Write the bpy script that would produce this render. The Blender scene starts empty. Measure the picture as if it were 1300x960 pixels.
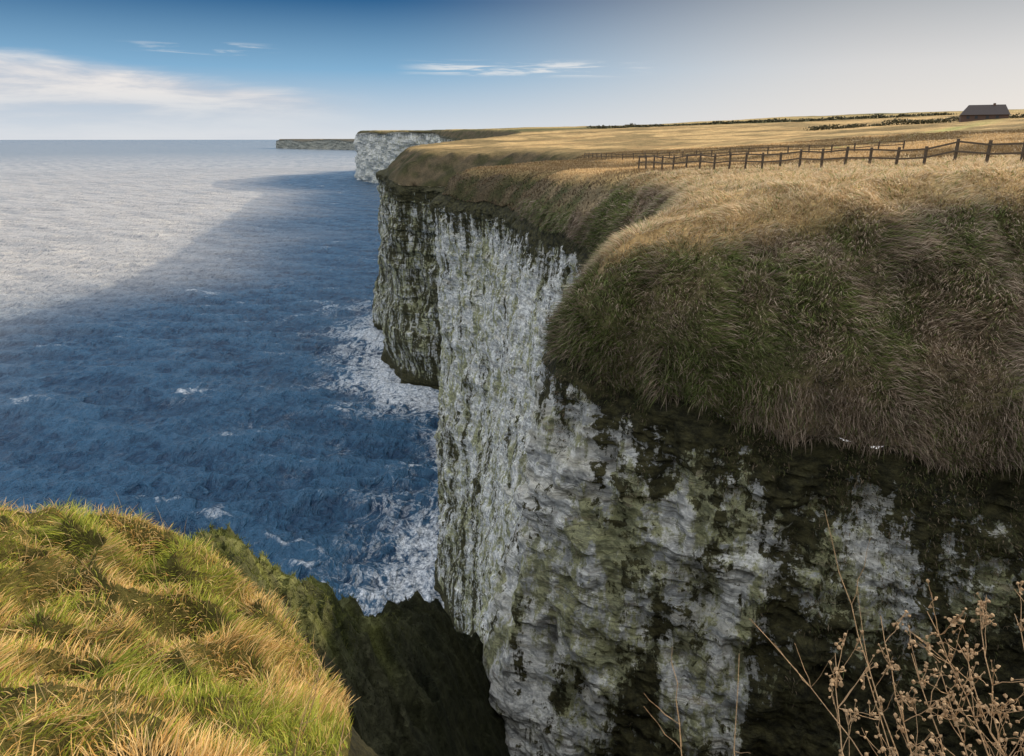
import bpy, math, numpy as np, time
T0=time.time()
rng=np.random.default_rng(7)
H=90.0
sc=bpy.context.scene
sc.view_settings.view_transform='Standard'
sc.view_settings.look='None'
sc.view_settings.exposure=0
SUN_AZ=math.radians(66)   # from +Y clockwise
SUN_EL=math.radians(18)

# ---------------- numpy noise ----------------
perm=rng.permutation(256).astype(np.int64); perm=np.concatenate([perm,perm,perm])
gr=rng.normal(size=(256,3)); gr/=np.linalg.norm(gr,axis=1)[:,None]; gr=gr.astype(np.float32)
def pn(x,y,z=None):
    x=np.asarray(x,dtype=np.float64); y=np.asarray(y,dtype=np.float64)
    z=np.zeros_like(x) if z is None else np.asarray(z,dtype=np.float64)
    xf=np.floor(x);yf=np.floor(y);zf=np.floor(z)
    xi=xf.astype(np.int64)&255; yi=yf.astype(np.int64)&255; zi=zf.astype(np.int64)&255
    fx=(x-xf).astype(np.float32);fy=(y-yf).astype(np.float32);fz=(z-zf).astype(np.float32)
    u=fx*fx*fx*(fx*(fx*6-15)+10);v=fy*fy*fy*(fy*(fy*6-15)+10);w=fz*fz*fz*(fz*(fz*6-15)+10)
    out=np.zeros(x.shape,dtype=np.float32)
    for a in (0,1):
        for b in (0,1):
            for c in (0,1):
                h=perm[perm[perm[(xi+a)&255]+((yi+b)&255)]+((zi+c)&255)]
                g=gr[h]
                d=g[...,0]*(fx-a)+g[...,1]*(fy-b)+g[...,2]*(fz-c)
                out+=d*(u if a else 1-u)*(v if b else 1-v)*(w if c else 1-w)
    return out*1.5
def fbm(x,y,z=None,o=3):
    s=0;a=1.0
    for i in range(o):
        f=2.03**i
        s=s+a*pn(x*f+i*17.3,y*f+i*5.1,None if z is None else z*f+i*9.7); a*=.5
    return s
def sstep(a,b,x):
    t=np.clip((x-a)/(b-a),0,1); return t*t*(3-2*t)
def h1(i,seed=0):
    v=np.sin(i*127.1+seed*311.7)*43758.5453
    return v-np.floor(v)

# ---------------- mesh helper ----------------
def mk(name,V,quads=None,tris=None,mat=None,attrs=None,smooth=True,cols=None,parent=None):
    V=np.asarray(V,dtype=np.float32).copy(); 
    if parent is None: V[:,2]+=H
    me=bpy.data.meshes.new(name)
    nq=0 if quads is None else len(quads); nt=0 if tris is None else len(tris)
    me.vertices.add(len(V)); me.vertices.foreach_set('co',V.ravel())
    loops=[];starts=[]
    if nq: loops.append(np.asarray(quads).ravel()); starts.append(np.arange(nq)*4)
    if nt: loops.append(np.asarray(tris).ravel()); starts.append(nq*4+np.arange(nt)*3)
    loops=np.concatenate(loops).astype(np.int32); starts=np.concatenate(starts).astype(np.int32)
    me.loops.add(len(loops)); me.loops.foreach_set('vertex_index',loops)
    me.polygons.add(nq+nt); me.polygons.foreach_set('loop_start',starts)
    me.update(calc_edges=True)
    me.polygons.foreach_set('use_smooth',np.full(nq+nt,smooth))
    if attrs:
        for k,a in attrs.items():
            at=me.attributes.new(k,'FLOAT','POINT'); at.data.foreach_set('value',np.asarray(a,dtype=np.float32).ravel())
    if cols is not None:
        at=me.attributes.new('col','FLOAT_COLOR','POINT')
        c4=np.ones((len(V),4),dtype=np.float32); c4[:,:3]=cols; at.data.foreach_set('color',c4.ravel())
    me.validate()
    ob=bpy.data.objects.new(name,me); sc.collection.objects.link(ob)
    if mat: me.materials.append(mat)
    if parent: ob.parent=parent
    return ob
def gridquads(nu,nv,mask=None):
    i=np.arange(nu-1)[:,None]*nv+np.arange(nv-1)[None,:]
    q=np.stack([i,i+nv,i+nv+1,i+1],-1)
    if mask is not None: q=q[mask]
    return q.reshape(-1,4)
def compact(V,q,extra):
    used=np.zeros(len(V),bool); used[q.ravel()]=True
    idx=np.cumsum(used)-1
    return V[used],idx[q],[e[used] for e in extra]

# ---------------- coast line: x,y,rimz,lean,moss ----------------
CP=np.array([
(-60,-3000,-8,.1,.4),(-45,-900,-8,.1,.4),(-35,-250,-8,.1,.4),(-22,-60,-8,.1,.4),(-14,-10,-6,.1,.6),(-11.5,3,-5.6,.1,.8),(-8.8,7.6,-5.0,.1,.9),
(-5.8,8.8,-5.3,.1,1),(-3.8,8.0,-5.8,.1,1),(-2.0,6.3,-6.0,.1,1),(-1.2,3.6,-4.3,.1,1),(-.6,1.8,-2.7,.1,1),(1.0,1.15,-1.95,.1,1),
(5,1.1,-1.95,.1,1),(15,1.3,-2,.1,1),(30,2,-2.5,.1,1),(43,6,-5,.1,1),(47,13,-8.5,.1,1),(40,19,-10.5,.12,1),(30,21,-11.3,.12,1),
(18,22,-11.0,.1,.8),(10,23.3,-10.2,.12,.55),(5,25.2,-9.1,.14,.32),(1.9,27.5,-8.3,.16,.22),(2.3,31,-8.0,.16,.2),(5.2,38,-8.4,.16,.15),
(7.4,47,-8.7,.15,.15),(6.4,58,-8.5,.15,.15),(2.6,75,-8.6,.12,.15),(-1.2,100,-9.0,.08,.2),(-10.5,119,-9.2,.04,.25),(-12.2,127,-9.2,.04,.3),
(-5,138,-10,.05,.6),(5,160,-12,.05,.8),(5,195,-14,.05,.95),(-12,228,-15,.04,1.0),(-33,247,-15.6,.03,.95),(-43,256,-15,.03,.9),
(-52,300,-14,.06,.7),(-60,365,-12,.12,.6),(-44,400,-12,.05,.5),(-10,540,-10,.05,.3),(-40,800,-3,.05,.3),(-110,1150,4,.05,.2),
(-160,1400,11,.05,.1),(-235,1440,12,.05,.0),(-258,1475,9,.05,.05),(-300,1530,12,.05,.0),(-372,1750,10,.05,.0),(-320,1900,10,.05,.1),(-150,2500,5,.05,.2),(-260,3600,-5,.05,.2),
(-900,5400,-8,.05,.3),(-1350,6050,-22,.1,.9),(-1600,6350,-6,.1,.9),(-1900,6550,-24,.1,.9),(-2150,6900,-8,.1,.9),(-2320,7150,-22,.1,.9),(-1700,8300,-10,.1,.9),(0,12000,-10,.05,.5)],dtype=np.float64)
def catmull(P,stepf):
    out=[]
    n=len(P)
    for i in range(n-1):
        p0=P[max(i-1,0)];p1=P[i];p2=P[i+1];p3=P[min(i+2,n-1)]
        d1=max(np.linalg.norm(p2[:2]-p1[:2]),1e-3); d0=max(np.linalg.norm(p1[:2]-p0[:2]),1e-3); d2=max(np.linalg.norm(p3[:2]-p2[:2]),1e-3)
        m1=(p2-p0)/(d0+d1)*d1 if i>0 else (p2-p1); m2=(p3-p1)/(d1+d2)*d1 if i<n-2 else (p2-p1)
        r=min(np.linalg.norm(p1[:2]),np.linalg.norm(p2[:2])); k=max(2,int(math.ceil(d1/stepf(r,.5*(p1+p2)))))
        t=(np.arange(k)/k)[:,None]
        out.append((2*t**3-3*t**2+1)*p1+(t**3-2*t**2+t)*m1+(-2*t**3+3*t**2)*p2+(t**3-t**2)*m2)
    out.append(P[-1:]); return np.concatenate(out)
def rimnoise(x,y):
    r=np.hypot(x,y)
    return (.75*pn(x/3.1+2,y/3.1)+.5*pn(x/1.1,y/1.1+7))*sstep(12,20,r)*sstep(400,100,r)+1.2*pn(x/12,y/12)*sstep(60,110,r)*sstep(900,400,r)
C=catmull(CP,lambda r,m:max(.6,.04*r))
C[:,2]+=rimnoise(C[:,0],C[:,1])
A=C[:-1,:2].astype(np.float32);B=C[1:,:2].astype(np.float32);AB=B-A;L2=(AB**2).sum(1)
POLY=np.concatenate([C[:,:2],[[14000,12000],[14000,-3000]]])
def coast(x,y,near=False):
    """signed distance (inland +), rim z"""
    x=np.asarray(x,np.float32).ravel();y=np.asarray(y,np.float32).ravel()
    best=np.full(x.shape,1e18,np.float32);rz=np.zeros(x.shape,np.float32)
    if near: cx=np.zeros_like(x);cy=np.zeros_like(x)
    for i in range(len(A)):
        px=x-A[i,0];py=y-A[i,1]
        t=np.clip((px*AB[i,0]+py*AB[i,1])/L2[i],0,1)
        d=(px-t*AB[i,0])**2+(py-t*AB[i,1])**2
        m=d<best
        best[m]=d[m]; rz[m]=(C[i,2]+(C[i+1,2]-C[i,2])*t)[m]
        if near: cx[m]=(A[i,0]+t*AB[i,0])[m];cy[m]=(A[i,1]+t*AB[i,1])[m]
    ins=np.zeros(x.shape,bool)
    n_=len(POLY)
    for i in range(n_):
        x1,y1=POLY[i];x2,y2=POLY[(i+1)%n_]
        if y1==y2: continue
        c=((y1>y)!=(y2>y))
        ins^=c&(x<(x2-x1)*(y-y1)/(y2-y1)+x1)
    d=np.sqrt(best);d=np.where(ins,d,-d)
    if near: return d,rz,cx,cy
    return d,rz

# ---------------- plateau height from control points ----------------
G=np.array([(0,-3,-1.6),(0,0,-1.65),(0,-60,-1),(-12,-30,-3),(60,-100,2),(-3,.5,-2.0),(-6,1,-2.6),(-2.2,3,-3.4),(-4.5,4,-3.7),(-6.8,7.2,-4.5),(-8.5,3.5,-3.7),(-4,7.4,-5.1),(-2.3,5.8,-5.5),
(1.5,.5,-1.7),(10,0,-1.6),(25,-2,-1.4),(60,10,0),(60,30,0),(28,38,-1.4),(23,32,-1.3),(12.8,33,-2.1),(9,33,-2.7),(5.5,32.5,-3.9),(20,50,-2.1),(11.4,69,-2.9),(8,83,-3.8),(-4,122,-4.8),
(40,60,-1.2),(60,120,-1.2),(20,200,-4),(-30,270,-4),(-45,330,-4),(100,300,2),(250,300,9),(171,265,6.3),(266,700,19.5),(200,800,14),(0,900,12),(-300,1700,18),(-200,1900,14),
(700,900,34),(600,1500,20),(0,3000,2),(2000,3000,10),(-1800,7400,-3),(0,9000,-10),(8000,9000,-20),(8000,-1000,40),(300,-300,10),(-30,-1000,0),(500,100,22)],dtype=np.float64)
D=np.sqrt(((G[:,None,:2]-G[None,:,:2])**2).sum(-1)+.5)
NG=len(G);M=np.zeros((NG+1,NG+1));M[:NG,:NG]=D-np.eye(NG)*0.15;M[:NG,NG]=1;M[NG,:NG]=1
WG=np.linalg.solve(M,np.concatenate([G[:,2],[0]]))
def plateau(x,y):
    z=np.full(x.shape,WG[NG],np.float64)
    for i in range(NG): z+=WG[i]*np.sqrt((x-G[i,0])**2+(y-G[i,1])**2+.5)
    return z
def ground(x,y,full=False):
    x=np.asarray(x,np.float64).ravel();y=np.asarray(y,np.float64).ravel()
    d,rz=coast(x,y); g=plateau(x,y)
    r=np.hypot(x,y)
    dd=np.maximum(d,0)
    a=rz+(1.45-.55*sstep(50,95,r))*dd/(1+dd*.045*sstep(400,60,r)); k=1.2
    a=a+.7*sstep(0,1.2,dd)*sstep(14,20,r)*sstep(300,100,r)
    h=np.clip(.5+.5*(a-g)/k,0,1)
    z=a*(1-h)+g*h-k*h*(1-h)
    fore=(sstep(12,9,r))
    near=sstep(90,50,r)*(1-fore)
    slope=sstep(.3,1.5,g-z)
    e_=sstep(-.2,1.2,d)
    z=z+near*e_*(.26*pn(x/1.9,y/1.9)+.45*pn(x/4.2+9,y/4.2)*(.3+slope)+.12*pn(x/.7,y/.7))
    hum=np.abs(pn(x/1.05+3,y/1.05+1)); 
    z=z+fore*((.66*(1-hum*1.7)-.38)*sstep(.8,2.5,r)*sstep(-1.2,-2.5,x+.1*y)+.10*pn(x/.35,y/.35))
    z=z+(1-near)*(1-fore)*e_*(.3*pn(x/8,y/8)*sstep(60,120,r)+1.8*slope*pn(x/7+4,y/7)*sstep(60,120,r)+.9*pn(x/38,y/38)*sstep(90,160,r)+sstep(300,900,r)*2.0*pn(x/160,y/160))
    if full: return z,d,rz,g,slope
    return z

# ---------------- materials ----------------
def newmat(name):
    m=bpy.data.materials.new(name);m.use_nodes=True;nt=m.node_tree;nt.nodes.clear()
    return m,nt
class NT:
    def __init__(s,nt): s.nt=nt
    def n(s,t,**kw):
        nd=s.nt.nodes.new(t)
        for k,v in kw.items():
            if hasattr(nd,k): setattr(nd,k,v)
        return nd
    def lk(s,a,b): s.nt.links.new(a,b)
    def val(s,sock,v):
        if isinstance(v,bpy.types.NodeSocket): s.lk(v,sock)
        else: sock.default_value=v
    def math(s,op,a,b=None,c=None,clamp=False):
        nd=s.n('ShaderNodeMath',operation=op,use_clamp=clamp); s.val(nd.inputs[0],a)
        if b is not None: s.val(nd.inputs[1],b)
        if c is not None: s.val(nd.inputs[2],c)
        return nd.outputs[0]
    def mix(s,f,a,b,mode='MIX'):
        nd=s.n('ShaderNodeMix',data_type='RGBA',blend_type=mode); s.val(nd.inputs[0],f)
        for i,v in ((6,a),(7,b)):
            if isinstance(v,tuple): v=(*v,1) if len(v)==3 else v
            s.val(nd.inputs[i],v)
        return nd.outputs[2]
    def mr(s,v,a,b,c=0.,d=1.,sm=True):
        nd=s.n('ShaderNodeMapRange',interpolation_type='SMOOTHSTEP' if sm else 'LINEAR'); s.val(nd.inputs[0],v)
        for i,k in enumerate((a,b,c,d)): s.val(nd.inputs[i+1],k)
        return nd.outputs[0]
    def mapping(s,v,sc_=(1,1,1),loc=(0,0,0),rot=(0,0,0)):
        nd=s.n('ShaderNodeMapping'); s.lk(v,nd.inputs[0]); nd.inputs['Scale'].default_value=sc_; nd.inputs['Location'].default_value=loc;nd.inputs['Rotation'].default_value=rot
        return nd.outputs[0]
    def noise(s,v,scale,detail=4,rough=.55,dist=0):
        nd=s.n('ShaderNodeTexNoise'); s.lk(v,nd.inputs['Vector']); nd.inputs['Scale'].default_value=scale
        nd.inputs['Detail'].default_value=detail; nd.inputs['Roughness'].default_value=rough; nd.inputs['Distortion'].default_value=dist
        return nd.outputs[0]
    def attr(s,name):
        nd=s.n('ShaderNodeAttribute',attribute_name=name); return nd
    def bump(s,h,st,dist,nrm=None):
        nd=s.n('ShaderNodeBump'); s.lk(h,nd.inputs['Height']); s.val(nd.inputs['Strength'],st); s.val(nd.inputs['Distance'],dist)
        if nrm is not None: s.lk(nrm,nd.inputs['Normal'])
        return nd.outputs[0]
    def warp(s,v,scale,amt,det=3):
        nz=s.n('ShaderNodeTexNoise');s.lk(v,nz.inputs['Vector']);nz.inputs['Scale'].default_value=scale;nz.inputs['Detail'].default_value=det
        sb=s.n('ShaderNodeVectorMath',operation='SUBTRACT');s.lk(nz.outputs['Color'],sb.inputs[0]);sb.inputs[1].default_value=(.5,.5,.5)
        c1=s.n('ShaderNodeVectorMath',operation='SCALE');s.lk(sb.outputs[0],c1.inputs[0]);c1.inputs['Scale'].default_value=amt
        ad=s.n('ShaderNodeVectorMath',operation='ADD');s.lk(v,ad.inputs[0]);s.lk(c1.outputs[0],ad.inputs[1]);return ad.outputs[0]
    def cells(s,v,scale):
        vo=s.n('ShaderNodeTexVoronoi',feature='F1');s.lk(v,vo.inputs['Vector']);vo.inputs['Scale'].default_value=scale
        sp=s.n('ShaderNodeSeparateXYZ');s.lk(vo.outputs['Color'],sp.inputs[0]);return sp.outputs[0]

# rock
def rock_mat():
    m,nt=newmat('chalk_rock');N=NT(nt)
    pos=N.n('ShaderNodeNewGeometry').outputs['Position']
    dep=N.attr('depth').outputs['Fac'];moss_shade=N.attr('moss_shade').outputs['Fac'];cav=N.attr('cav').outputs['Fac'];far_haze=N.attr('far_haze').outputs['Fac']
    n1=N.noise(pos,.35,8,.65); n2=N.noise(N.mapping(pos,(1,1,1.6)),1.6,10,.76); n3=N.noise(N.mapping(pos,(1,1,.20),(5,3,1)),.42,9,.73,.6)
    nb=N.noise(N.mapping(pos,(.12,.12,1.3)),1.0,6,.65)
    ns=N.noise(N.mapping(pos,(1,1,.06),(3,8,1)),1.1,7,.7,.2)
    wp=N.warp(pos,1.0,.8)
    c1=N.cells(N.mapping(wp,(1,1,2.2)),.8); c2=N.cells(N.mapping(wp,(1,1,1.8)),2.6)
    cell=N.math('ADD',N.math('MULTIPLY',c1,.5),N.math('MULTIPLY',c2,.5))
    t=N.math('ADD',N.math('ADD',N.math('MULTIPLY',n2,.56),N.math('MULTIPLY',cell,.26)),N.math('MULTIPLY',ns,.18))
    c=N.mix(N.mr(t,.37,.57),(.38,.39,.385),(.95,.94,.88))
    c=N.mix(N.mr(nb,.48,.66,0,.5),c,(.62,.56,.40))
    # yellow green lichen
    n4=N.noise(N.mapping(pos,(1,1,.45),(9,9,2)),.34,11,.80)
    lich=N.mr(N.math('ADD',N.math('ADD',n4,N.math('MULTIPLY',moss_shade,.06)),N.math('ADD',N.math('MULTIPLY',N.math('SUBTRACT',cell,.5),.08),N.math('MULTIPLY',N.math('SUBTRACT',ns,.5),.35))),.50,.57,0,.85)
    c=N.mix(lich,c,N.mix(N.mr(n2,.35,.65),(.13,.14,.045),(.48,.47,.20)))
    # reddish-brown stain on beds
    c=N.mix(N.mr(N.noise(N.mapping(pos,(.3,.3,2.2),(2,7,4)),1.3,6,.65),.57,.67,0,.45),c,(.26,.18,.12))
    # thin dark bedding lines
    bd=N.noise(N.mapping(N.warp(pos,.4,.7),(.10,.10,3.2),(1,2,3)),1.0,5,.7)
    bl=N.math('MULTIPLY',N.mr(N.math('ABSOLUTE',N.math('SUBTRACT',bd,.5)),0,.024,.8,0),N.mr(n1,.35,.6))
    c=N.mix(bl,c,(.09,.08,.055))
    # dark moss streaks, denser near the rim, plus cove shade painted by depth
    rim=N.math('ADD',N.mr(dep,0,5,.15,0),N.mr(dep,.2,1.2,.4,0))
    th=N.math('ADD',N.math('ADD',n3,rim),N.math('MULTIPLY',moss_shade,.15))
    th2=N.math('ADD',th,N.math('ADD',N.math('MULTIPLY',N.math('SUBTRACT',n2,.5),.5),N.math('ADD',N.math('MULTIPLY',N.math('SUBTRACT',cell,.5),.12),N.math('MULTIPLY',N.math('SUBTRACT',ns,.5),.3))))
    dark=N.mr(th2,.60,.65)
    dc=N.mix(N.mr(n2,.35,.7),(.018,.018,.010),(.11,.10,.042))
    c=N.mix(dark,c,dc)
    c=N.mix(N.mr(cav,.1,1,0,.85),c,(.05,.046,.03))  # shade of the hollows painted into the rock colour
    c=N.mix(far_haze,c,(.62,.62,.60))  # distance haze mixed into the rock colour
    p=N.n('ShaderNodeBsdfPrincipled'); N.lk(c,p.inputs['Base Color']); p.inputs['Roughness'].default_value=.9
    p.inputs['Specular IOR Level'].default_value=.2
    hb=N.math('ADD',N.math('MULTIPLY',n2,.9),N.math('MULTIPLY',cell,.7))
    b=N.bump(hb,1.0,.45); N.lk(b,p.inputs['Normal'])
    o=N.n('ShaderNodeOutputMaterial');N.lk(p.outputs[0],o.inputs[0]); return m
def ground_mat():
    m,nt=newmat('turf');N=NT(nt)
    pos=N.n('ShaderNodeNewGeometry').outputs['Position']
    c=N.attr('col').outputs['Color']
    n1=N.noise(pos,3.0,8,.7); n2=N.noise(pos,.25,6,.7)
    c=N.mix(1.0,c,N.mix(N.mr(n1,.25,.75),(.45,.45,.45),(1.5,1.5,1.5)),'MULTIPLY')
    c=N.mix(1.0,c,N.mix(N.mr(n2,.3,.7),(.62,.66,.62),(1.25,1.2,1.1)),'MULTIPLY')
    p=N.n('ShaderNodeBsdfPrincipled'); N.lk(c,p.inputs['Base Color']); p.inputs['Roughness'].default_value=1; p.inputs['Specular IOR Level'].default_value=.1
    N.lk(N.bump(n1,.9,.35),p.inputs['Normal'])
    o=N.n('ShaderNodeOutputMaterial');N.lk(p.outputs[0],o.inputs[0]); return m
def blade_mat(name,tr=.35):
    m,nt=newmat(name);N=NT(nt)
    c=N.attr('col').outputs['Color']
    p=N.n('ShaderNodeBsdfPrincipled'); N.lk(c,p.inputs['Base Color']); p.inputs['Roughness'].default_value=.6; p.inputs['Specular IOR Level'].default_value=.25
    t=N.n('ShaderNodeBsdfTranslucent'); N.lk(c,t.inputs[0])
    mx=N.n('ShaderNodeMixShader'); mx.inputs[0].default_value=tr; N.lk(p.outputs[0],mx.inputs[1]);N.lk(t.outputs[0],mx.inputs[2])
    o=N.n('ShaderNodeOutputMaterial');N.lk(mx.outputs[0],o.inputs[0]); return m
def sea_mat():
    m,nt=newmat('sea_water');N=NT(nt)
    pos=N.n('ShaderNodeNewGeometry').outputs['Position']
    fo=N.attr('foam').outputs['Fac']; wh=N.attr('wh').outputs['Fac'];off=N.attr('sunlit_offshore').outputs['Fac'];op=N.attr('open').outputs['Fac']
    p1=N.mapping(pos,(1,.55,1),(0,0,0),(0,0,.9))
    a=N.noise(p1,.18,4,.6,.6); b=N.noise(p1,.65,5,.62,.4); a2=N.noise(p1,.055,4,.6,.4)
    def rdg(v,k=4.0): return N.math('SUBTRACT',1.0,N.math('ABSOLUTE',N.math('MULTIPLY',N.math('SUBTRACT',v,.5),k)))
    ar=rdg(a);br=rdg(b)
    big=N.noise(N.mapping(pos,(1,.8,1),(0,0,0),(0,0,.9)),.008,5,.6)
    chop=N.math('ADD',N.math('ADD',N.math('MULTIPLY',ar,.5),N.math('MULTIPLY',br,.3)),N.math('MULTIPLY',N.mr(wh,-.7,.8),.3))
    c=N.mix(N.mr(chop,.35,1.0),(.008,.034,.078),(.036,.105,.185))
    c=N.mix(off,c,N.mix(N.mr(N.math('ADD',N.math('MULTIPLY',chop,.6),N.math('MULTIPLY',big,.5)),.4,.9),(.24,.245,.255),(.50,.47,.44)))  # sunlit tone painted onto the water away from the coast
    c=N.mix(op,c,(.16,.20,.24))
    f1=N.noise(N.mapping(N.warp(pos,.12,5.0),(1,.6,1),(3,1,0),(0,0,.4)),.14,9,.72,.8)
    rid=rdg(f1,9.0)
    pat=N.noise(pos,.035,5,.65)
    lv=N.math('ADD',N.math('ADD',N.math('MULTIPLY',fo,1.2),N.mr(pat,.35,.7,-.5,.35,False)),N.mr(wh,.6,1.3,0,.5))
    fm=N.mr(N.math('ADD',rid,lv),1.05,2.0)
    fm=N.math('MULTIPLY',fm,N.mr(N.noise(pos,1.1,6,.78),.38,.60,.2,1.0))
    c=N.mix(fm,c,(.84,.86,.88))
    p=N.n('ShaderNodeBsdfPrincipled'); N.lk(c,p.inputs['Base Color']); N.lk(N.mr(fm,0,1,.24,.8),p.inputs['Roughness'])
    p.inputs['IOR'].default_value=1.33; p.inputs['Specular IOR Level'].default_value=.5
    hb=N.math('ADD',N.math('ADD',N.math('MULTIPLY',ar,1.0),N.math('MULTIPLY',br,.36)),N.math('MULTIPLY',a2,2.0))
    N.lk(N.bump(hb,1.0,1.3),p.inputs['Normal'])
    o=N.n('ShaderNodeOutputMaterial');N.lk(p.outputs[0],o.inputs[0]); return m
def plain(name,col,rough=.85,scale=8,var=.35):
    m,nt=newmat(name);N=NT(nt)
    pos=N.n('ShaderNodeNewGeometry').outputs['Position']
    n1=N.noise(pos,scale,6,.65)
    c=N.mix(n1,tuple(v*(1-var) for v in col),tuple(v*(1+var) for v in col))
    p=N.n('ShaderNodeBsdfPrincipled'); N.lk(c,p.inputs['Base Color']); p.inputs['Roughness'].default_value=rough
    N.lk(N.bump(n1,.5,.02),p.inputs['Normal'])
    o=N.n('ShaderNodeOutputMaterial');N.lk(p.outputs[0],o.inputs[0]); return m
ROCK=rock_mat();TURF=ground_mat();BL=blade_mat('grass_blades',.35);BLD=blade_mat('dead_grass_blades',.3);SEA=sea_mat()

def lerp(a,b,t): return np.asarray(a)[None,:]*(1-t[:,None])+np.asarray(b)[None,:]*t[:,None]

# ---------------- terrain sheet ----------------
ang=np.radians(np.concatenate([np.arange(-180,-54,3.0),np.arange(-54,54,.2),np.arange(54,181,3.0)]))
rad=np.exp(np.arange(math.log(.4),math.log(13500),.0125))
R,TH=np.meshgrid(rad,ang,indexing='ij')
X=(R*np.sin(TH)).ravel();Y=(R*np.cos(TH)).ravel()
d,rz,cx,cy=coast(X,Y,True)
rr_=np.hypot(X,Y)
okv=(d>-np.maximum(.30,.016*rr_))
snap=(d<0)&okv
X=np.where(snap,cx,X);Y=np.where(snap,cy,Y)
Z,d,rz,g,slope=ground(X,Y,True)
ok=okv.reshape(R.shape)
m=ok[:-1,:-1]&ok[1:,:-1]&ok[:-1,1:]&ok[1:,1:]
def turfcol(X,Y,Z,g,slope,d):
    r=np.hypot(X,Y)
    nn=.5+.5*fbm(X/6,Y/6,None,3); n2=.5+.5*pn(X/1.5,Y/1.5); n30=.5+.5*fbm(X/35,Y/35,None,3)
    plate=lerp((.38,.24,.105),(.66,.47,.24),np.clip(nn*.5+n30*.5,0,1))
    band=.5+.5*np.sin((Y*.8-X*.35)/11+2*pn(X/60,Y/60))
    plate=plate*(1-.34*sstep(.6,.9,band)[:,None]*sstep(60,140,r)[:,None])
    gs=np.exp(-(((Y-1.15*X-62+6*pn(X/40,Y/40))/(3+.012*r))**2))*sstep(70,110,Y)*sstep(290,200,Y)
    plate=plate*(1-.7*gs[:,None])+np.array([.34,.37,.13])*.7*gs[:,None]
    ol=sstep(.44,.66,n30+.25*sstep(40,10,d))*sstep(50,110,r)
    plate=plate*(1-.7*ol[:,None])+np.array([.14,.105,.05])*.7*ol[:,None]
    fr=sstep(520,600,Y+.25*X+40*pn(X/200,Y/200))
    plate=plate*(1-fr[:,None])+lerp((.12,.11,.05),(.38,.28,.13),sstep(.40,.62,.5+.5*pn(X/240,Y/240)))*fr[:,None]
    sl=lerp((.20,.15,.09),(.32,.25,.16),np.clip(n2,0,1))
    gm=sstep(.45,.7,nn+.15*sstep(3,0,d))
    sl=sl*(1-.7*gm[:,None])+np.array([.09,.105,.035])*.7*gm[:,None]
    sl=sl*(1-.6*sstep(50,110,r)[:,None])
    c=plate*(1-slope[:,None])+sl*slope[:,None]
    hz=sstep(2500,6000,r)
    c=c*(1-hz[:,None])+np.array([.16,.14,.11])*hz[:,None]
    fo=sstep(13,10,r)
    fc=lerp((.06,.06,.018),(.16,.13,.04),np.clip(nn,0,1))
    return c*(1-fo[:,None])+fc*fo[:,None]
col=turfcol(X,Y,Z,g,slope,d)
q=gridquads(*R.shape,mask=m)
V,q,(col,)=compact(np.stack([X,Y,Z],1),q,[col])
mk('clifftop_ground',V,quads=q[:,::-1],mat=TURF,cols=col)
print('terrain',len(V),time.time()-T0)

# ---------------- cliff ribbon ----------------
def cstep(r,m):
    x,y=m[0],m[1]
    if y<-5 : return max(1.5,.05*r)
    if y<14 and x>-.5: return .5
    return max(.11,.0055*r)
CC=catmull(CP[2:],cstep)
CC[:,2]+=rimnoise(CC[:,0],CC[:,1])
dd=np.gradient(CC[:,:2],axis=0); 
L=np.hypot(dd[:,0],dd[:,1]); Sarc=np.concatenate([[0],np.cumsum(np.hypot(*np.diff(CC[:,:2],axis=0).T))])
nx=-dd[:,1]/L;ny=dd[:,0]/L
for _ in range(6):
    k=np.array([.25,.5,.25]); nx=np.convolve(np.pad(nx,1,'edge'),k,'valid');ny=np.convolve(np.pad(ny,1,'edge'),k,'valid')
L=np.hypot(nx,ny);nx/=L;ny/=L
K=400
kk=(np.arange(K)/(K-1))**1.4
DEP=kk[None,:]*(93+CC[:,2][:,None])
rr=np.hypot(CC[:,0],CC[:,1])[:,None]
px=CC[:,0][:,None]+nx[:,None]*(CC[:,3][:,None]*DEP);py=CC[:,1][:,None]+ny[:,None]*(CC[:,3][:,None]*DEP)
pz=CC[:,2][:,None]-DEP
fs=np.clip(rr/60,1,12)
big=fbm(px/(7*fs**.5),py/(7*fs**.5),pz/24,3)*np.clip(rr*.018,.55,9)
mid=(1-2*np.abs(fbm(px/3.2/fs**.5,py/3.2/fs**.5,pz/5.5/fs**.5,4)))*.40*fs**.5
hz=pz+.10*px+1.2*pn(px/9,py/9)+.35*pn(px/2,py/2,pz/2)
def strata(th,amp,seed):
    li=np.floor(hz/th); lf=hz/th-li
    blk=np.floor(Sarc[:,None]/(1.5*th)+h1(li,3+seed)*7)
    s_=(h1(li,1+seed)*.40+h1(li*3.7+blk*1.3,2+seed)*.60-.45)*amp*th
    return s_*sstep(0,.10,lf)*sstep(1,.90,lf)
th=.95*np.clip(rr/70,1,20)**.6
st=strata(th,.74,0)+strata(th*.37,.80,10)
fine=(1-2*np.abs(pn(px/.75,py/.75,pz/.6)))*.12+pn(px/.3,py/.3,pz/.25)*.07
patch=sstep(-.35,.35,fbm(px/5,py/5,pz/5,2))
disp=(big+mid+st*(.45+.55*patch)+fine)*sstep(0,2.,DEP)
disp-= .15*sstep(1.2,0,DEP)
vx=px+nx[:,None]*disp;vy=py+ny[:,None]*disp;vz=pz+.15*pn(px/1.5,py/1.5,pz/1.5)*sstep(0,.8,DEP)
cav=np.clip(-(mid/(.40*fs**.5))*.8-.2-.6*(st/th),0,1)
vx[:,0]=CC[:,0]-nx*.5;vy[:,0]=CC[:,1]-ny*.5;vz[:,0]=CC[:,2]-.1
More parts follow.
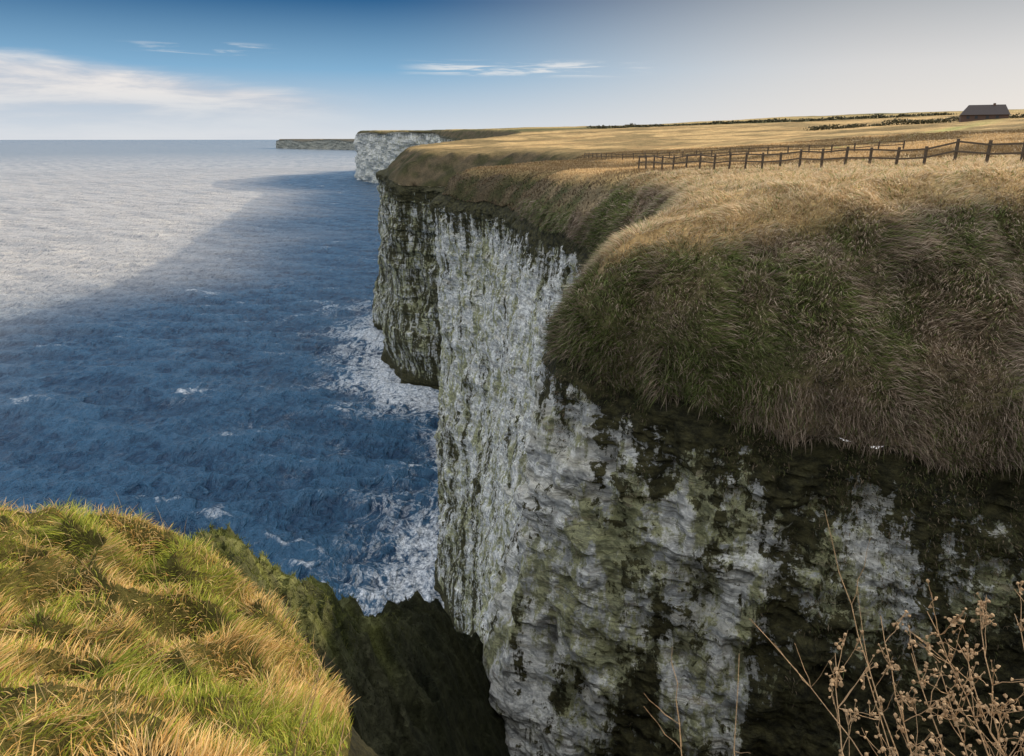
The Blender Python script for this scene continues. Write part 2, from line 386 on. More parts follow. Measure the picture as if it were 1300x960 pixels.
far_haze=sstep(900,2500,rr+0*px)*.8*sstep(5000,3000,rr)+sstep(3000,5000,rr)*.25
S=CC.shape[0]
V=np.stack([vx.ravel(),vy.ravel(),vz.ravel()],1)
depN=DEP/np.clip(rr/45,1,2.0)
mossShadeA=np.repeat(CC[:,4][:,None],K,1)
mossShadeA=mossShadeA+sstep(4,11,DEP)*1.0*sstep(60,35,rr)*sstep(6,14,px)+sstep(10,17,DEP)*1.1*sstep(60,35,rr)*sstep(1,6,px)+1.3*sstep(-84,-89,pz)*sstep(60,90,rr)*sstep(1200,800,rr)  # deep cove shade painted in through this mask, on top of real moss
mossShadeA=mossShadeA+.5*sstep(20,65,DEP)*sstep(50,70,rr)*sstep(200,130,rr)
mk('chalk_cliff',V,quads=gridquads(S,K)[:,::-1],mat=ROCK,attrs=dict(depth=depN,moss_shade=mossShadeA,cav=cav,far_haze=far_haze),smooth=False)
print('cliff',len(V),time.time()-T0)

# ---------------- spur + cove floor ----------------
SP=np.array([(-9.8,9.5,-7.0),(-9.2,12.5,-7.9),(-7.3,14,-9.2),(-6.0,16,-12.1),(-5.1,18,-14.4),(-4.6,21,-17),(-4,25,-19.8),(-2.8,29.5,-25.6),(0,33,-31)],float)
xs=np.arange(-30,42,.13);ys=np.arange(3,36,.13)
XX,YY=np.meshgrid(xs,ys,indexing='ij');x=XX.ravel();y=YY.ravel()
best=np.full(x.shape,-1e9);crest=np.full(x.shape,-1e9)
for i in range(len(SP)-1):
    a=SP[i];b=SP[i+1];ab=b-a
    t=np.clip(((x-a[0])*ab[0]+(y-a[1])*ab[1])/(ab[0]**2+ab[1]**2),0,1)
    dist=np.hypot(x-a[0]-t*ab[0],y-a[1]-t*ab[1])
    zz=a[2]+t*ab[2]-np.where(dist<1.0,.5*dist,.5+2.4*(dist-1.0))
    crest=np.where(zz>best,a[2]+t*ab[2],crest);best=np.maximum(best,zz)
rid1=1-2*np.abs(fbm(x/2.6+2,y/2.6,None,4));rid2=1-2*np.abs(fbm(x/.9,y/.9+5,None,3))
nz=1.1*fbm(x/3,y/3,None,3)+.8*rid1+.40*rid2-.4
floor=-40+.75*np.clip(x,-6,40)+1.5*pn(x/3,y/3)+ (x<-4)*-60
SPZ=np.maximum(best+nz,floor);z=SPZ
okk=(z>-89).reshape(XX.shape);m=okk[:-1,:-1]&okk[1:,:-1]&okk[:-1,1:]&okk[1:,1:]
down=crest-best
crest_lit=sstep(-18,-10,z)*sstep(2.8,.5,down+.8*fbm(x/1.2,y/1.2,None,2))
nn=.5+.5*fbm(x/1.4,y/1.4,None,4)
c=lerp((.012,.014,.008),(.042,.044,.022),np.clip(nn,0,1))*(1-crest_lit[:,None])+lerp((.05,.06,.016),(.24,.26,.08),sstep(.35,.75,nn))*crest_lit[:,None]  # lit crest, shaded flanks and cove floor painted into the colour
rk=sstep(.6,.8,.5+.5*rid2*.8)*sstep(-20,-12,z);c=c*(1-.4*rk[:,None])+np.array([.13,.13,.085])*.4*rk[:,None]
V,q,(c,)=compact(np.stack([x,y,z],1),gridquads(*XX.shape,mask=m),[c])
mk('mossy_rock_spur',V,quads=q,mat=TURF,cols=c,smooth=False)

# ---------------- sea ----------------
ang=np.radians(np.concatenate([np.arange(-180,-50,3.0),np.arange(-50,4,.1),np.arange(4,60,1.0)]))
rad=np.exp(np.concatenate([np.arange(math.log(60),math.log(2500),.004),np.arange(math.log(2500),math.log(70000),.02)]))
R,TH=np.meshgrid(rad,ang,indexing='ij')
X=R*np.sin(TH);Y=R*np.cos(TH);r=R
Z=np.zeros_like(X);OX=np.zeros_like(X);OY=np.zeros_like(X)
for i in range(48):
    lam=3.4*(1.056**i)*rng.uniform(.9,1.1); th_=math.radians(rng.normal(-150,30)); ph=rng.uniform(0,6.28)
    kx,ky=math.sin(th_)*2*math.pi/lam,math.cos(th_)*2*math.pi/lam
    amp=.031*lam**.55*rng.uniform(.5,1.2); att=np.clip(2.4-r*.004*3.5/lam,0,1)
    P=kx*X+ky*Y+ph
    Z+=amp*att*np.cos(P);OX-=amp*att*.9*math.sin(th_)*np.sin(P);OY-=amp*att*.9*math.cos(th_)*np.sin(P)
Z*=.85+.6*pn(X/60,Y/60)
dS,_=coast(X,Y);dS=dS.reshape(X.shape)
dsf=-dS-8
foam=(.70*np.exp(-np.maximum(dsf,0)/11)+.70*np.exp(-np.maximum(dsf,0)/38))*sstep(1400,600,r)
sunlit_off=sstep(120,330,-dS+60*pn(X/180,Y/180))  # sunlit sea beyond the cliff shadow, put into the water colour
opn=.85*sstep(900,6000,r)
V=np.stack([(X+OX).ravel(),(Y+OY).ravel(),(Z-H).ravel()],1)
okk=(dS<25);m=okk[:-1,:-1]&okk[1:,:-1]&okk[:-1,1:]&okk[1:,1:]
q=gridquads(*X.shape,mask=m)
V,q,(foam,wh,sunlit_off,opn)=compact(V,q,[foam.ravel(),Z.ravel(),sunlit_off.ravel(),opn.ravel()])
mk('sea',V,quads=q[:,::-1],mat=SEA,attrs=dict(foam=foam,wh=wh,sunlit_offshore=sunlit_off,open=opn))
print('sea',len(V),time.time()-T0)

# ---------------- blades ----------------
def blades(name,P,D0,D1,Ln,Wd,col,mat,seg=2):
    n=len(P)
    D0=D0/np.linalg.norm(D0,axis=1)[:,None];D1=D1/np.linalg.norm(D1,axis=1)[:,None]
    side=np.cross(D0,rng.normal(size=(n,3)));side/=np.linalg.norm(side,axis=1)[:,None]
    rows=[]
    for j in range(seg):
        t=j/seg; c=P+D0*(Ln*t*(1-t*.5))[:,None]+D1*(Ln*t*t*.5)[:,None]
        w=(Wd*(1-.45*t))[:,None]*side*.5
        rows+= [c-w,c+w]
    tip=P+D0*(Ln*.5)[:,None]+D1*(Ln*.5)[:,None]
    rows.append(tip)
    V=np.stack(rows,1);m_=V.shape[1];base=(np.arange(n)*m_)[:,None]
    quads=[]
    for j in range(seg-1): quads.append(base+np.array([2*j,2*j+1,2*j+3,2*j+2])[None])
    quads=np.concatenate(quads) if quads else None
    tris=base+np.array([m_-3,m_-2,m_-1])[None]
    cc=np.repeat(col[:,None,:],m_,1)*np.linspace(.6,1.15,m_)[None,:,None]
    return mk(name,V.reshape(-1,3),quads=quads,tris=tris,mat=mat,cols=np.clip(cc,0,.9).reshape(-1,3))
def gradz(x,y,e=.25):
    z=ground(x,y);zx=ground(x+e,y);zy=ground(x,y+e)
    return z,(zx-z)/e,(zy-z)/e
# foreground grass
N0=190000
x=rng.uniform(-10.5,.8,N0);y=rng.uniform(-.3,9.6,N0)
keep=(np.hypot(x,y)>.9)&(x< .2)
keep&=rng.random(N0)<np.clip(1.25-np.hypot(x,y)*.04,.3,1)
x=x[keep];y=y[keep]
d,_=coast(x,y);k2=(d>0);x=x[k2];y=y[k2]
z,gx,gy=gradz(x,y,.12)
n=len(x);tu=fbm(x/.8,y/.8,None,2);cl=.5+.5*fbm(x/1.3+3,y/1.3,None,3)
ln=(.08+.17*rng.random(n)**1.5)*(1+1.3*np.clip(tu,-.7,1.1))+.02
fx=pn(x/.9+7,y/.9);fy=pn(x/.9,y/.9+11)
D0=np.stack([-gx*.5+fx*.7+rng.normal(0,.28,n),-gy*.5+fy*.5+rng.normal(0,.28,n),np.ones(n)*1.0],1)
D1=np.stack([-.5-gx+fx*2.0+rng.normal(0,.6,n),.2-gy+fy*2.0+rng.normal(0,.6,n),rng.normal(-.2,.5,n)],1)
straw=rng.random(n)<sstep(.30,.68,cl+.10*rng.normal(size=n))*.85+.10
cg=lerp((.17,.22,.02),(.46,.46,.06),rng.random(n));cs=lerp((.55,.30,.07),(.86,.62,.28),rng.random(n))
c=np.where(straw[:,None],cs,cg)
P=np.stack([x,y,z-.02],1)
blades('grassy_foreground',P,D0,D1,ln,rng.uniform(.005,.010,n),c,BL,3)
n=420;x=rng.uniform(-9,-1.5,n);y=rng.uniform(2.5,8.6,n);d,_=coast(x,y);x=x[d>.05];y=y[d>.05];n=len(x);z=ground(x,y)
blades('tall_grass_stems',np.stack([x,y,z],1),np.stack([rng.normal(-.1,.25,n),rng.normal(0,.25,n),np.ones(n)],1),np.stack([rng.normal(-.4,.4,n),rng.normal(0,.3,n),np.ones(n)*.7],1),rng.uniform(.3,.6,n),np.full(n,.006),lerp((.4,.26,.1),(.7,.52,.26),rng.random(n)),BL,3)

# bluff dead grass
def scatter(N0,amin,amax,rmin,rmax,pw=0.5):
    a=np.radians(rng.uniform(amin,amax,N0));r=(rmin+(rmax-rmin)*rng.random(N0)**(1/(1+pw)))
    return r*np.sin(a),r*np.cos(a)
x,y=scatter(400000,-2,50,20,62,.12)
d,rz=coast(x,y);k=(d>0)&(y>12);x=x[k];y=y[k]
z,d,rz,g,slope=ground(x,y,True)
k=(slope>.15)|(rng.random(len(x))<.7);x=x[k];y=y[k];z=z[k];d=d[k];slope=slope[k];g=g[k]
e=.3;gx=(ground(x+e,y)-z)/e;gy=(ground(x,y+e)-z)/e
gx=np.clip(gx,-2,2);gy=np.clip(gy,-2,2)
n=len(x);r=np.hypot(x,y)
fx=pn(x/2.2+7,y/2.2);fy=pn(x/2.2,y/2.2+11);wi=pn(x/.8,y/.8,z/.8);w2=pn(x/1.2+4,y/1.2,z/1.2)
D0=np.stack([-gx*.5+fx*.9+rng.normal(0,.25,n),-gy*.5+fy*.4+rng.normal(0,.25,n),np.full(n,.75)],1)
D1=np.stack([-gx*1.0+fx*2.4+wi*1.6+rng.normal(0,.3,n),-gy*1.0+fy*.9+w2+rng.normal(0,.3,n),-slope*.7-.1+rng.normal(0,.25,n)],1)
ln=(.28+.50*rng.random(n))*(.75+.5*slope)*(1+.6*pn(x/3,y/3))
nn=.5+.5*fbm(x/6,y/6,None,3); n3=.5+.5*fbm(x/2.3+5,y/2.3+2,None,2);n5=.5+.5*fbm(x/.9+5,y/.9+2,z/.9,2)
def bluffcol(n,nn,n3,n5,slope,d,x):
    cb=lerp((.23,.16,.10),(.62,.49,.36),rng.random(n)**1.4)
    cgr=lerp((.07,.10,.02),(.24,.27,.08),rng.random(n))
    leftg=sstep(16,4,x)*.3
    gm=(rng.random(n)<np.clip(sstep(.42,.78,nn*.5+n3*.4+leftg*.6)*.75*sstep(0,.3,slope)+.10,0,.7))
    cb=np.where(gm[:,None],cgr,cb)
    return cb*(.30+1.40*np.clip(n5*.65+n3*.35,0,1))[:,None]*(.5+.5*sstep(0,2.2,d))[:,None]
cb=bluffcol(n,nn,n3,n5,slope,d,x)
top=lerp((.48,.32,.16),(.86,.69,.45),rng.random(n));tg=rng.random(n)<.15;top[tg]=lerp((.20,.22,.07),(.36,.36,.14),rng.random(tg.sum()))
wt=(1-slope)**1.6
c=cb*(1-wt[:,None])+top*wt[:,None]
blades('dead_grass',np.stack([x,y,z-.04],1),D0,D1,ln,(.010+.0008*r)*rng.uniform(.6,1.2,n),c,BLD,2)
print('bluff',n,time.time()-T0)
# ragged fringe drooping over the rim of the near bluff
ii=np.where((CC[:,1]>14)&(rr[:,0]<90)&(CC[:,0]<46))[0]
n=70000
wgt=np.gradient(Sarc)[ii];si=rng.choice(ii,n,p=wgt/wgt.sum())
x=CC[si,0]-nx[si]*rng.uniform(-.05,.9,n)+rng.normal(0,.06,n);y=CC[si,1]-ny[si]*rng.uniform(-.05,.9,n)+rng.normal(0,.06,n)
z,d,rz,g,slope=ground(x,y,True)
cl=fbm(Sarc[si]/1.3,Sarc[si]*0+3,None,3)
on=np.stack([nx[si],ny[si],np.zeros(n)],1);tg_=np.stack([-ny[si],nx[si],np.zeros(n)],1)
sw=pn(Sarc[si]/.8,Sarc[si]*0+9)
D0=on*1.0+np.array([0,0,.35])+rng.normal(0,.3,(n,3))+tg_*sw[:,None]*.6
D1=on*.25+np.array([0,0,-1.2])+rng.normal(0,.25,(n,3))+tg_*sw[:,None]*.9
ln=(.25+.75*rng.random(n)**1.6)*(.75+.9*np.clip(cl+.2,-.3,1))
nn=.5+.5*fbm(x/6,y/6,None,3); n3=.5+.5*fbm(x/2.3+5,y/2.3+2,None,2);n5=.5+.5*fbm(x/.9+5,y/.9+2,z/.9,2)
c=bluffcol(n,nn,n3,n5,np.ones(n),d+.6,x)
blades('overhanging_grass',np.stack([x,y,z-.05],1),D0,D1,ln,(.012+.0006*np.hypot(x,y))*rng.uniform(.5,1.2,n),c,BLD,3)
x,y=scatter(170000,-8,46,58,200,.0)
d,rz=coast(x,y);k=(d>-.3);x=x[k];y=y[k];z,d,rz,g,slope=ground(x,y,True);n=len(x);r=np.hypot(x,y)
nn=.5+.5*fbm(x/6,y/6,None,3);n30=.5+.5*fbm(x/35,y/35,None,3)
cb=lerp((.09,.065,.038),(.22,.155,.085),rng.random(n)); cb=np.where((rng.random(n)<sstep(.4,.7,nn)*.6)[:,None],lerp((.04,.05,.014),(.09,.11,.035),rng.random(n)),cb)
top=lerp((.40,.25,.11),(.78,.57,.31),rng.random(n));ol=sstep(.44,.66,n30+.25*sstep(40,10,d));top=top*(1-.65*ol[:,None]);wt=(1-slope)**1.5
c=cb*(1-wt[:,None])+top*wt[:,None]
blades('field_grass',np.stack([x,y,z-.05],1),np.stack([rng.normal(0,.3,n),rng.normal(0,.3,n),np.ones(n)],1),np.stack([rng.normal(0,.7,n),rng.normal(0,.7,n),.3-.6*slope],1),rng.uniform(.2,.5,n)*(1+.8*slope),.0013*r*rng.uniform(.6,1.3,n),c,BLD,2)
# hanging moss on near faces
ii=np.where((CC[:,1]>14)&(rr[:,0]<75))[0]
N0=140000
si=rng.choice(ii,N0);ki=(rng.random(N0)**1.4*210).astype(int)
P=np.stack([vx[si,ki],vy[si,ki],vz[si,ki]],1)
mo=np.clip(mossShadeA[si,ki],0,1)
msk=fbm(P[:,0]/1.6,P[:,1]/1.6,P[:,2]/5,3)*.9+.50*mo-.05*DEP[si,ki]+.20
k=msk>.38;P=P[k];si=si[k];n=len(P)
on=np.stack([nx[si],ny[si],np.zeros(n)],1)
D0=on*.9+rng.normal(0,.45,(n,3))+np.array([0,0,.2]);D1=on*.3+rng.normal(0,.4,(n,3))+np.array([0,0,-1.1])
c=lerp((.03,.038,.014),(.15,.16,.05),rng.random(n)**1.5);br=rng.random(n)<.35;c[br]=lerp((.12,.09,.05),(.30,.23,.15),rng.random(br.sum()))
blades('hanging_moss',P,D0,D1,rng.uniform(.08,.36,n),rng.uniform(.015,.04,n),c,BLD,2)
# spur vegetation
N0=60000
t=rng.random(N0)**1.2*(len(SP)-2);i0=t.astype(int);f=(t-i0)[:,None];pp=SP[i0]*(1-f)+SP[i0+1]*f
x=pp[:,0]+rng.normal(0,1.3,N0);y=pp[:,1]+rng.normal(0,1.0,N0)
gi=np.clip(((x+30)/.13).astype(int),0,len(xs)-1);gj=np.clip(((y-3)/.13).astype(int),0,len(ys)-1)
sh=(len(xs),len(ys));zz=SPZ.reshape(sh)[gi,gj];gg=crest_lit.reshape(sh)[gi,gj];x=xs[gi]+rng.uniform(-.06,.06,N0);y=ys[gj]+rng.uniform(-.06,.06,N0)
nn=.5+.5*fbm(x/1.5,y/1.5,None,3)
k=(zz>-34)&(rng.random(N0)<.3+.65*sstep(.3,.55,nn));x=x[k];y=y[k];zz=zz[k];gg=gg[k];nn=nn[k];n=len(x)
c=lerp((.016,.018,.008),(.045,.046,.02),rng.random(n))*(1-gg[:,None])+lerp((.06,.08,.018),(.30,.31,.08),np.clip(nn*.8+.4*rng.random(n)-.1,0,1))*gg[:,None]  # blades repeat the painted lit crest and dark flanks
blades('spur_grass',np.stack([x,y,zz-.03],1),rng.normal(0,.35,(n,3))+np.array([0,0,1]),rng.normal(0,.6,(n,3)),rng.uniform(.06,.22,n),rng.uniform(.012,.03,n),c,BLD,2)
print('blades done',time.time()-T0)

# ---------------- tubes / boxes ----------------
def tube(pts,rads,sides=6):
    pts=np.asarray(pts,float);n=len(pts);T=np.gradient(pts,axis=0);T/=np.linalg.norm(T,axis=1)[:,None]
    ref=np.array([.3,.2,.9]) if abs(T[0,2])<.8 else np.array([1,0,0.])
    U=np.cross(T,ref);U/=np.linalg.norm(U,axis=1)[:,None];Wv=np.cross(T,U)
    a=np.arange(sides)*2*math.pi/sides
    V=pts[:,None,:]+np.asarray(rads)[:,None,None]*(np.cos(a)[None,:,None]*U[:,None,:]+np.sin(a)[None,:,None]*Wv[:,None,:])
    q=[]
    for i in range(n-1):
        for j in range(sides): q.append((i*sides+j,i*sides+(j+1)%sides,(i+1)*sides+(j+1)%sides,(i+1)*sides+j))
    return V.reshape(-1,3),np.array(q)
def merge(parts):
    Vs=[];Qs=[];o=0
    for V,q in parts: Vs.append(V);Qs.append(q+o);o+=len(V)
    return np.concatenate(Vs),np.concatenate(Qs)
def obox(c0,c1,w,h):
    c0=np.array(c0,float);c1=np.array(c1,float);t=c1-c0;t/=np.linalg.norm(t)
    up=np.array([0,0,1.]) if abs(t[2])<.9 else np.array([0,1.,0])
    s=np.cross(t,up);s/=np.linalg.norm(s);u=np.cross(s,t)
    V=[];
    for c in (c0,c1):
        for a,b in ((-1,-1),(1,-1),(1,1),(-1,1)): V.append(c+s*a*w/2+u*b*h/2)
    q=[(0,1,2,3),(7,6,5,4),(0,4,5,1),(1,5,6,2),(2,6,7,3),(3,7,4,0)]
    return np.array(V),np.array(q)
WOOD=plain('weathered_wood',(.10,.075,.05),.9,14,.5)
def fence(name,pts,sp,hgt,rails=2,pw=.11):
    P=np.array(pts,float);seg=np.hypot(*np.diff(P,axis=0).T);s=np.concatenate([[0],np.cumsum(seg)])
    t=np.arange(0,s[-1],sp);x=np.interp(t,s,P[:,0]);y=np.interp(t,s,P[:,1]);z=ground(x,y)
    parts=[]
    for i in range(len(x)):
        hh=hgt+rng.uniform(-.06,.08);lx,ly=rng.normal(0,.03,2)
        parts.append(obox((x[i],y[i],z[i]-.3),(x[i]+lx,y[i]+ly,z[i]+hh),pw,pw))
    for i in range(len(x)-1):
        for k in range(rails):
            f=hgt*(.88-.36*k)
            a=(x[i]-.07,y[i]-.07,z[i]+f+rng.normal(0,.015));b=(x[i+1]-.07,y[i+1]-.07,z[i+1]+f+rng.normal(0,.015))
            parts.append(obox(a,b,.045,.10))
    V,q=merge(parts);mk(name,V,quads=q,mat=WOOD,smooth=False)
fence('wooden_fence',[(44,24),(34,31.5),(27.5,38),(20,50),(13.5,63),(11.8,70)],1.7,1.35,2,.13)
fence('wooden_fence',[(50,92),(30,112),(18,132),(15,150)],3.0,1.2,2,.15)

# ---------------- farm building ----------------
hz0=float(ground([171],[265])[0])
emp=bpy.data.objects.new('farm_house',None);sc.collection.objects.link(emp);emp.location=(173,268,hz0+H-.3);emp.rotation_euler=(0,0,math.radians(-28));emp.scale=(.85,.85,1.0)
BR=plain('brick',(.12,.075,.055),.9,3);RF=plain('roof_tile',(.06,.045,.04),.8,3);WN=plain('dark_window',(.03,.035,.04),.3,1)
w,dp,hh,rh=8.5,4.5,2.2,3.4
V=np.array([(-w,-dp,-1),(w,-dp,-1),(w,dp,-1),(-w,dp,-1),(-w,-dp,hh),(w,-dp,hh),(w,dp,hh),(-w,dp,hh)],float)
mk('walls',V,quads=np.array([(0,1,5,4),(1,2,6,5),(2,3,7,6),(3,0,4,7)]),mat=BR,smooth=False,parent=emp)
V=np.array([(-w-.4,-dp-.5,hh-.1),(w+.4,-dp-.5,hh-.1),(w+.4,dp+.5,hh-.1),(-w-.4,dp+.5,hh-.1),(-w+2.2,0,hh+rh),(w-1.5,0,hh+rh)],float)
mk('roof',V,quads=np.array([(0,1,5,4),(2,3,4,5),(0,3,2,1)]),tris=np.array([(1,2,5),(3,0,4)]),mat=RF,smooth=False,parent=emp)
cv_,cq_=obox((3,0,hh+rh-1),(3,0,hh+rh+.5),.9,.9);mk('chimney',cv_,quads=cq_,mat=BR,smooth=False,parent=emp)
pr=[obox((xx,-dp-.03,.8),(xx,-dp-.03,1.8),1.1,.06) for xx in (-6,-3,1,4.5)]
Vw,qw=merge(pr);mk('windows',Vw,quads=qw,mat=WN,smooth=False,parent=emp)

LEAF=blade_mat('hedge_leaves',.15)
def hedge(name,pts,width,height,nl,size,col0,col1):
    P=np.array(pts,float);seg=np.hypot(*np.diff(P,axis=0).T);s=np.concatenate([[0],np.cumsum(seg)])
    t=rng.random(nl)*s[-1];x=np.interp(t,s,P[:,0]);y=np.interp(t,s,P[:,1])
    hv=height*(.35+.75*np.clip(pn(t/9,t*0)+.5*pn(t/2.5,t*0+3)+.4,0,1.3))
    x=x+rng.normal(0,width*.4,nl);y=y+rng.normal(0,width*.4,nl)
    z=ground(x,y)+hv*rng.random(nl)**.7
    P3=np.stack([x,y,z],1);n=nl
    a=rng.normal(size=(n,3));a/=np.linalg.norm(a,axis=1)[:,None];b=np.cross(a,rng.normal(size=(n,3)));b/=np.linalg.norm(b,axis=1)[:,None]
    sz=(size*rng.uniform(.5,1.3,n))[:,None]
    V=np.stack([P3-a*sz,P3+b*sz*.6,P3+a*sz,P3-b*sz*.6],1).reshape(-1,3)
    q=np.arange(n*4).reshape(-1,4);c=lerp(col0,col1,rng.random(n))
    mk(name,V,quads=q,mat=LEAF,cols=np.repeat(c,4,0),smooth=False)
hedge('hedge',[(120,292),(160,285),(205,275),(290,265)],3,2.4,9000,.4,(.05,.048,.022),(.12,.10,.045))
hedge('hedge',[(60,560),(150,545),(300,500)],4,2.4,4000,.8,(.05,.05,.025),(.10,.09,.045))

# ---------------- sea arch ----------------
pa=np.array([(-69,352,-93),(-70,351,-84),(-69,351,-76),(-66,352,-69),(-61,354,-62),(-54,357,-56)],float)
tt=np.linspace(0,5,40);pa=np.stack([np.interp(tt,range(6),pa[:,j]) for j in range(3)],1)
V,q=tube(pa,np.interp(tt/5,[0,.3,.6,1],[4.2,3.0,4.0,7]),24)
V=V+np.stack([pn(V[:,0]/2.5,V[:,1]/2.5,V[:,2]/2),pn(V[:,1]/2.5,V[:,2]/2.5,V[:,0]/2),0*V[:,0]],1)*1.1
mk('sea_arch',V,quads=q,mat=ROCK,attrs=dict(depth=np.full(len(V),30),moss_shade=np.full(len(V),.9),cav=np.zeros(len(V)),far_haze=np.zeros(len(V))))

# ---------------- dead weed plants ----------------
STEM=plain('dry_stem',(.42,.27,.14),.8,30,.4)
def ico():
    t=(1+5**.5)/2
    V=np.array([(-1,t,0),(1,t,0),(-1,-t,0),(1,-t,0),(0,-1,t),(0,1,t),(0,-1,-t),(0,1,-t),(t,0,-1),(t,0,1),(-t,0,-1),(-t,0,1)],float);V/=np.linalg.norm(V[0])
    F=np.array([(0,11,5),(0,5,1),(0,1,7),(0,7,10),(0,10,11),(1,5,9),(5,11,4),(11,10,2),(10,7,6),(7,1,8),(3,9,4),(3,4,2),(3,2,6),(3,6,8),(3,8,9),(4,9,5),(2,4,11),(6,2,10),(8,6,7),(9,8,1)])
    return V,F
IV,IF=ico()
def weed(name,root,top,branch=8,seeds=True,r0=.004):
    root=np.array(root,float);top=np.array(top,float);L_=np.linalg.norm(top-root)
    t=np.linspace(0,1,12)[:,None];bend=rng.normal(0,.05,3)*L_
    P=root*(1-t)+top*t+bend*np.sin(t*3.14)+rng.normal(0,.004,(12,3))
    parts=[tube(P,np.linspace(r0,r0*.35,12),5)]
    sp=[]
    for b in range(branch):
        f=rng.uniform(.45,1.0);i=int(f*11);p=P[i]
        dr=rng.normal(0,1,3);dr[2]=abs(dr[2])*.8+.7;dr/=np.linalg.norm(dr);l=L_*rng.uniform(.08,.26)*(1.25-f*.5)
        tt=np.linspace(0,1,6)[:,None];Q=p+dr*l*tt+np.array([0,0,.15*l])*tt**2+rng.normal(0,.002,(6,3));Q[0]=p
        parts.append(tube(Q,np.linspace(r0*.45,r0*.2,6),4))
        if seeds:
            for s_ in range(rng.integers(4,8)):
                e=Q[-1-rng.integers(0,3)]+rng.normal(0,.012,3)
                parts.append(tube(np.array([Q[-2],(Q[-2]+e)/2+rng.normal(0,.002,3),e]),[.0011,.0009,.0008],3)); sp.append((e,rng.uniform(.003,.0065)))
    V,q=merge(parts);tris=None
    if sp:
        off=len(V);vv=[];ff=[]
        for e,s_ in sp:
            vv.append(IV*s_*rng.uniform(.4,1.7,(12,1))*np.array([1,1,rng.uniform(.7,1.3)])+e);ff.append(IF+off);off+=12
        V=np.concatenate([V]+vv);tris=np.concatenate(ff)
    mk(name,V,quads=q,tris=tris,mat=STEM,smooth=False)
W_=[((1.25,1.25,-2.1),(1.22,1.88,-1.50)),((1.45,1.3,-2.1),(1.36,1.86,-1.46)),((1.5,1.3,-2.05),(1.56,1.9,-1.47)),((1.6,1.2,-2.05),(1.47,1.84,-1.56)),
    ((1.1,1.25,-2.1),(1.08,1.85,-1.62)),((1.7,1.3,-2.05),(1.68,1.9,-1.50)),((1.35,1.2,-2.1),(1.40,1.78,-1.64)),((1.15,1.2,-2.1),(1.16,1.8,-1.64)),((1.3,1.2,-2.1),(1.30,1.8,-1.58))]
for a,b in W_: weed('dead_weed',a,b,13,True,.0034)
for a,b in [((1.3,1.3,-2.2),(1.01,1.95,-1.14)),((1.25,1.3,-2.1),(.80,1.9,-1.52)),((.55,1.3,-2.3),(.50,1.75,-1.5)),((.75,1.3,-2.2),(.72,1.75,-1.55)),((1.95,1.3,-2.1),(1.66,1.9,-1.40))]:
    weed('dry_grass_stalk',a,b,3,False,.0026)
for a,b in [((-1.65,3.7,-4.5),(-1.35,4.0,-3.5)),((-1.8,4.2,-4.8),(-1.5,4.3,-3.8)),((-1.0,2.4,-3.4),(-.85,2.7,-2.8))]:
    weed('dead_twig',a,b,5,False,.005)

# ---------------- world ----------------
w=bpy.data.worlds.new('World');sc.world=w;w.use_nodes=True;nt=w.node_tree;nt.nodes.clear();N=NT(nt)
sky=N.n('ShaderNodeTexSky');sky.sky_type='NISHITA';sky.sun_disc=False;sky.sun_elevation=SUN_EL;sky.sun_rotation=SUN_AZ;sky.air_density=1;sky.dust_density=1.5;sky.ozone_density=1.5
tc=N.n('ShaderNodeTexCoord').outputs['Generated']
nv=N.n('ShaderNodeVectorMath',operation='NORMALIZE');N.lk(tc,nv.inputs[0]);sp=N.n('ShaderNodeSeparateXYZ');N.lk(nv.outputs[0],sp.inputs[0])
x_,y_,z_=sp.outputs
az=N.math('ARCTAN2',x_,y_)
azf=N.mr(az,-.2,.5)
hor=N.mix(azf,(.76,.80,.85),(.84,.81,.79))
mid_=N.mix(azf,(.22,.44,.67),(.68,.67,.68))
top_=N.mix(azf,(.010,.105,.27),(.38,.40,.43))
cgrad=N.mix(N.mr(z_,0,.085,0,1,False),hor,mid_)
cgrad=N.mix(N.mr(z_,.085,.165,0,1,False),cgrad,top_)
cgrad=N.mix(N.mr(z_,.22,.6),cgrad,(1.50,1.55,1.62))  # overhead sky out of view, brightened as added fill light
cv=N.n('ShaderNodeCombineXYZ');N.lk(N.math('MULTIPLY',az,5.0),cv.inputs[0]);N.lk(N.math('MULTIPLY',z_,34.0),cv.inputs[1])
cn=N.noise(cv.outputs[0],1.0,8,.6,.3)
edge=N.math('ADD',.094,N.math('MULTIPLY',N.math('SUBTRACT',cn,.5),.035))
edge=N.math('SUBTRACT',edge,N.mr(az,-.62,-.20,0,.036))
bank=N.math('MULTIPLY',N.mr(N.math('SUBTRACT',edge,z_),-.006,.018),N.mr(z_,.010,.065,.2,1))
bank=N.math('MULTIPLY',bank,N.mr(az,-.32,-.16,1,0))
bank=N.math('MULTIPLY',bank,N.mr(cn,.25,.6,.4,1))
cc=N.mix(bank,cgrad,N.mix(N.mr(cn,.35,.65),(.60,.61,.68),(.90,.86,.84)))
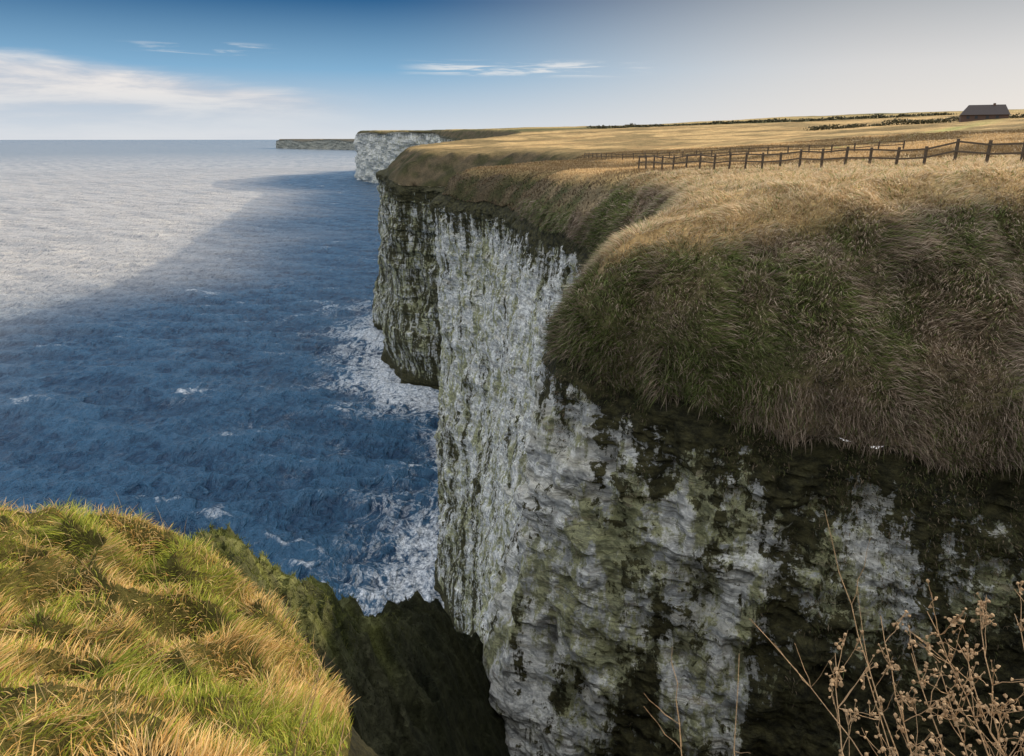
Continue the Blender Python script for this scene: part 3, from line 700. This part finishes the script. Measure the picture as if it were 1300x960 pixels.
cv2=N.n('ShaderNodeCombineXYZ');N.lk(N.math('MULTIPLY',az,9.0),cv2.inputs[0]);N.lk(N.math('MULTIPLY',z_,150.0),cv2.inputs[1])
wn=N.noise(cv2.outputs[0],1.0,6,.6,.5)
wis=N.math('MULTIPLY',N.mr(wn,.44,.64),N.math('MULTIPLY',N.mr(N.math('ABSOLUTE',N.math('SUBTRACT',z_,.088)),.003,.013,1,0),N.mr(N.math('ABSOLUTE',N.math('SUBTRACT',az,.02)),.10,.18,1,0)))
wis2=N.math('MULTIPLY',N.mr(wn,.5,.7),N.math('MULTIPLY',N.mr(N.math('ABSOLUTE',N.math('SUBTRACT',z_,.104)),.003,.010,1,0),N.mr(N.math('ABSOLUTE',N.math('SUBTRACT',az,-.39)),.03,.10,1,0)))
cc=N.mix(N.math('MULTIPLY',N.math('ADD',wis,wis2),.75,clamp=True),cc,(.88,.87,.86))
bg1=N.n('ShaderNodeBackground');N.lk(sky.outputs[0],bg1.inputs[0]);bg1.inputs[1].default_value=.1
bg2=N.n('ShaderNodeBackground');N.lk(cc,bg2.inputs[0]);bg2.inputs[1].default_value=1.0
ms=N.n('ShaderNodeMixShader');ms.inputs[0].default_value=.9;N.lk(bg1.outputs[0],ms.inputs[1]);N.lk(bg2.outputs[0],ms.inputs[2])
o=N.n('ShaderNodeOutputWorld');N.lk(ms.outputs[0],o.inputs[0])
sl=bpy.data.lights.new('sun','SUN');sl.energy=5.0;sl.angle=math.radians(.5);sl.color=(1,.84,.61)
so=bpy.data.objects.new('sun',sl);sc.collection.objects.link(so)
from mathutils import Vector
sd=Vector((math.sin(SUN_AZ)*math.cos(SUN_EL),math.cos(SUN_AZ)*math.cos(SUN_EL),math.sin(SUN_EL)))
so.rotation_euler=sd.to_track_quat('Z','Y').to_euler();so.location=(200,100,300)
cam=bpy.data.cameras.new('camera');co=bpy.data.objects.new('camera',cam);sc.collection.objects.link(co);sc.camera=co
cam.sensor_width=36;cam.lens=24.0;cam.clip_start=.05;cam.clip_end=120000
co.location=(0,0,H);co.rotation_euler=(math.radians(90-19.32),0,0)
print('done',time.time()-T0)
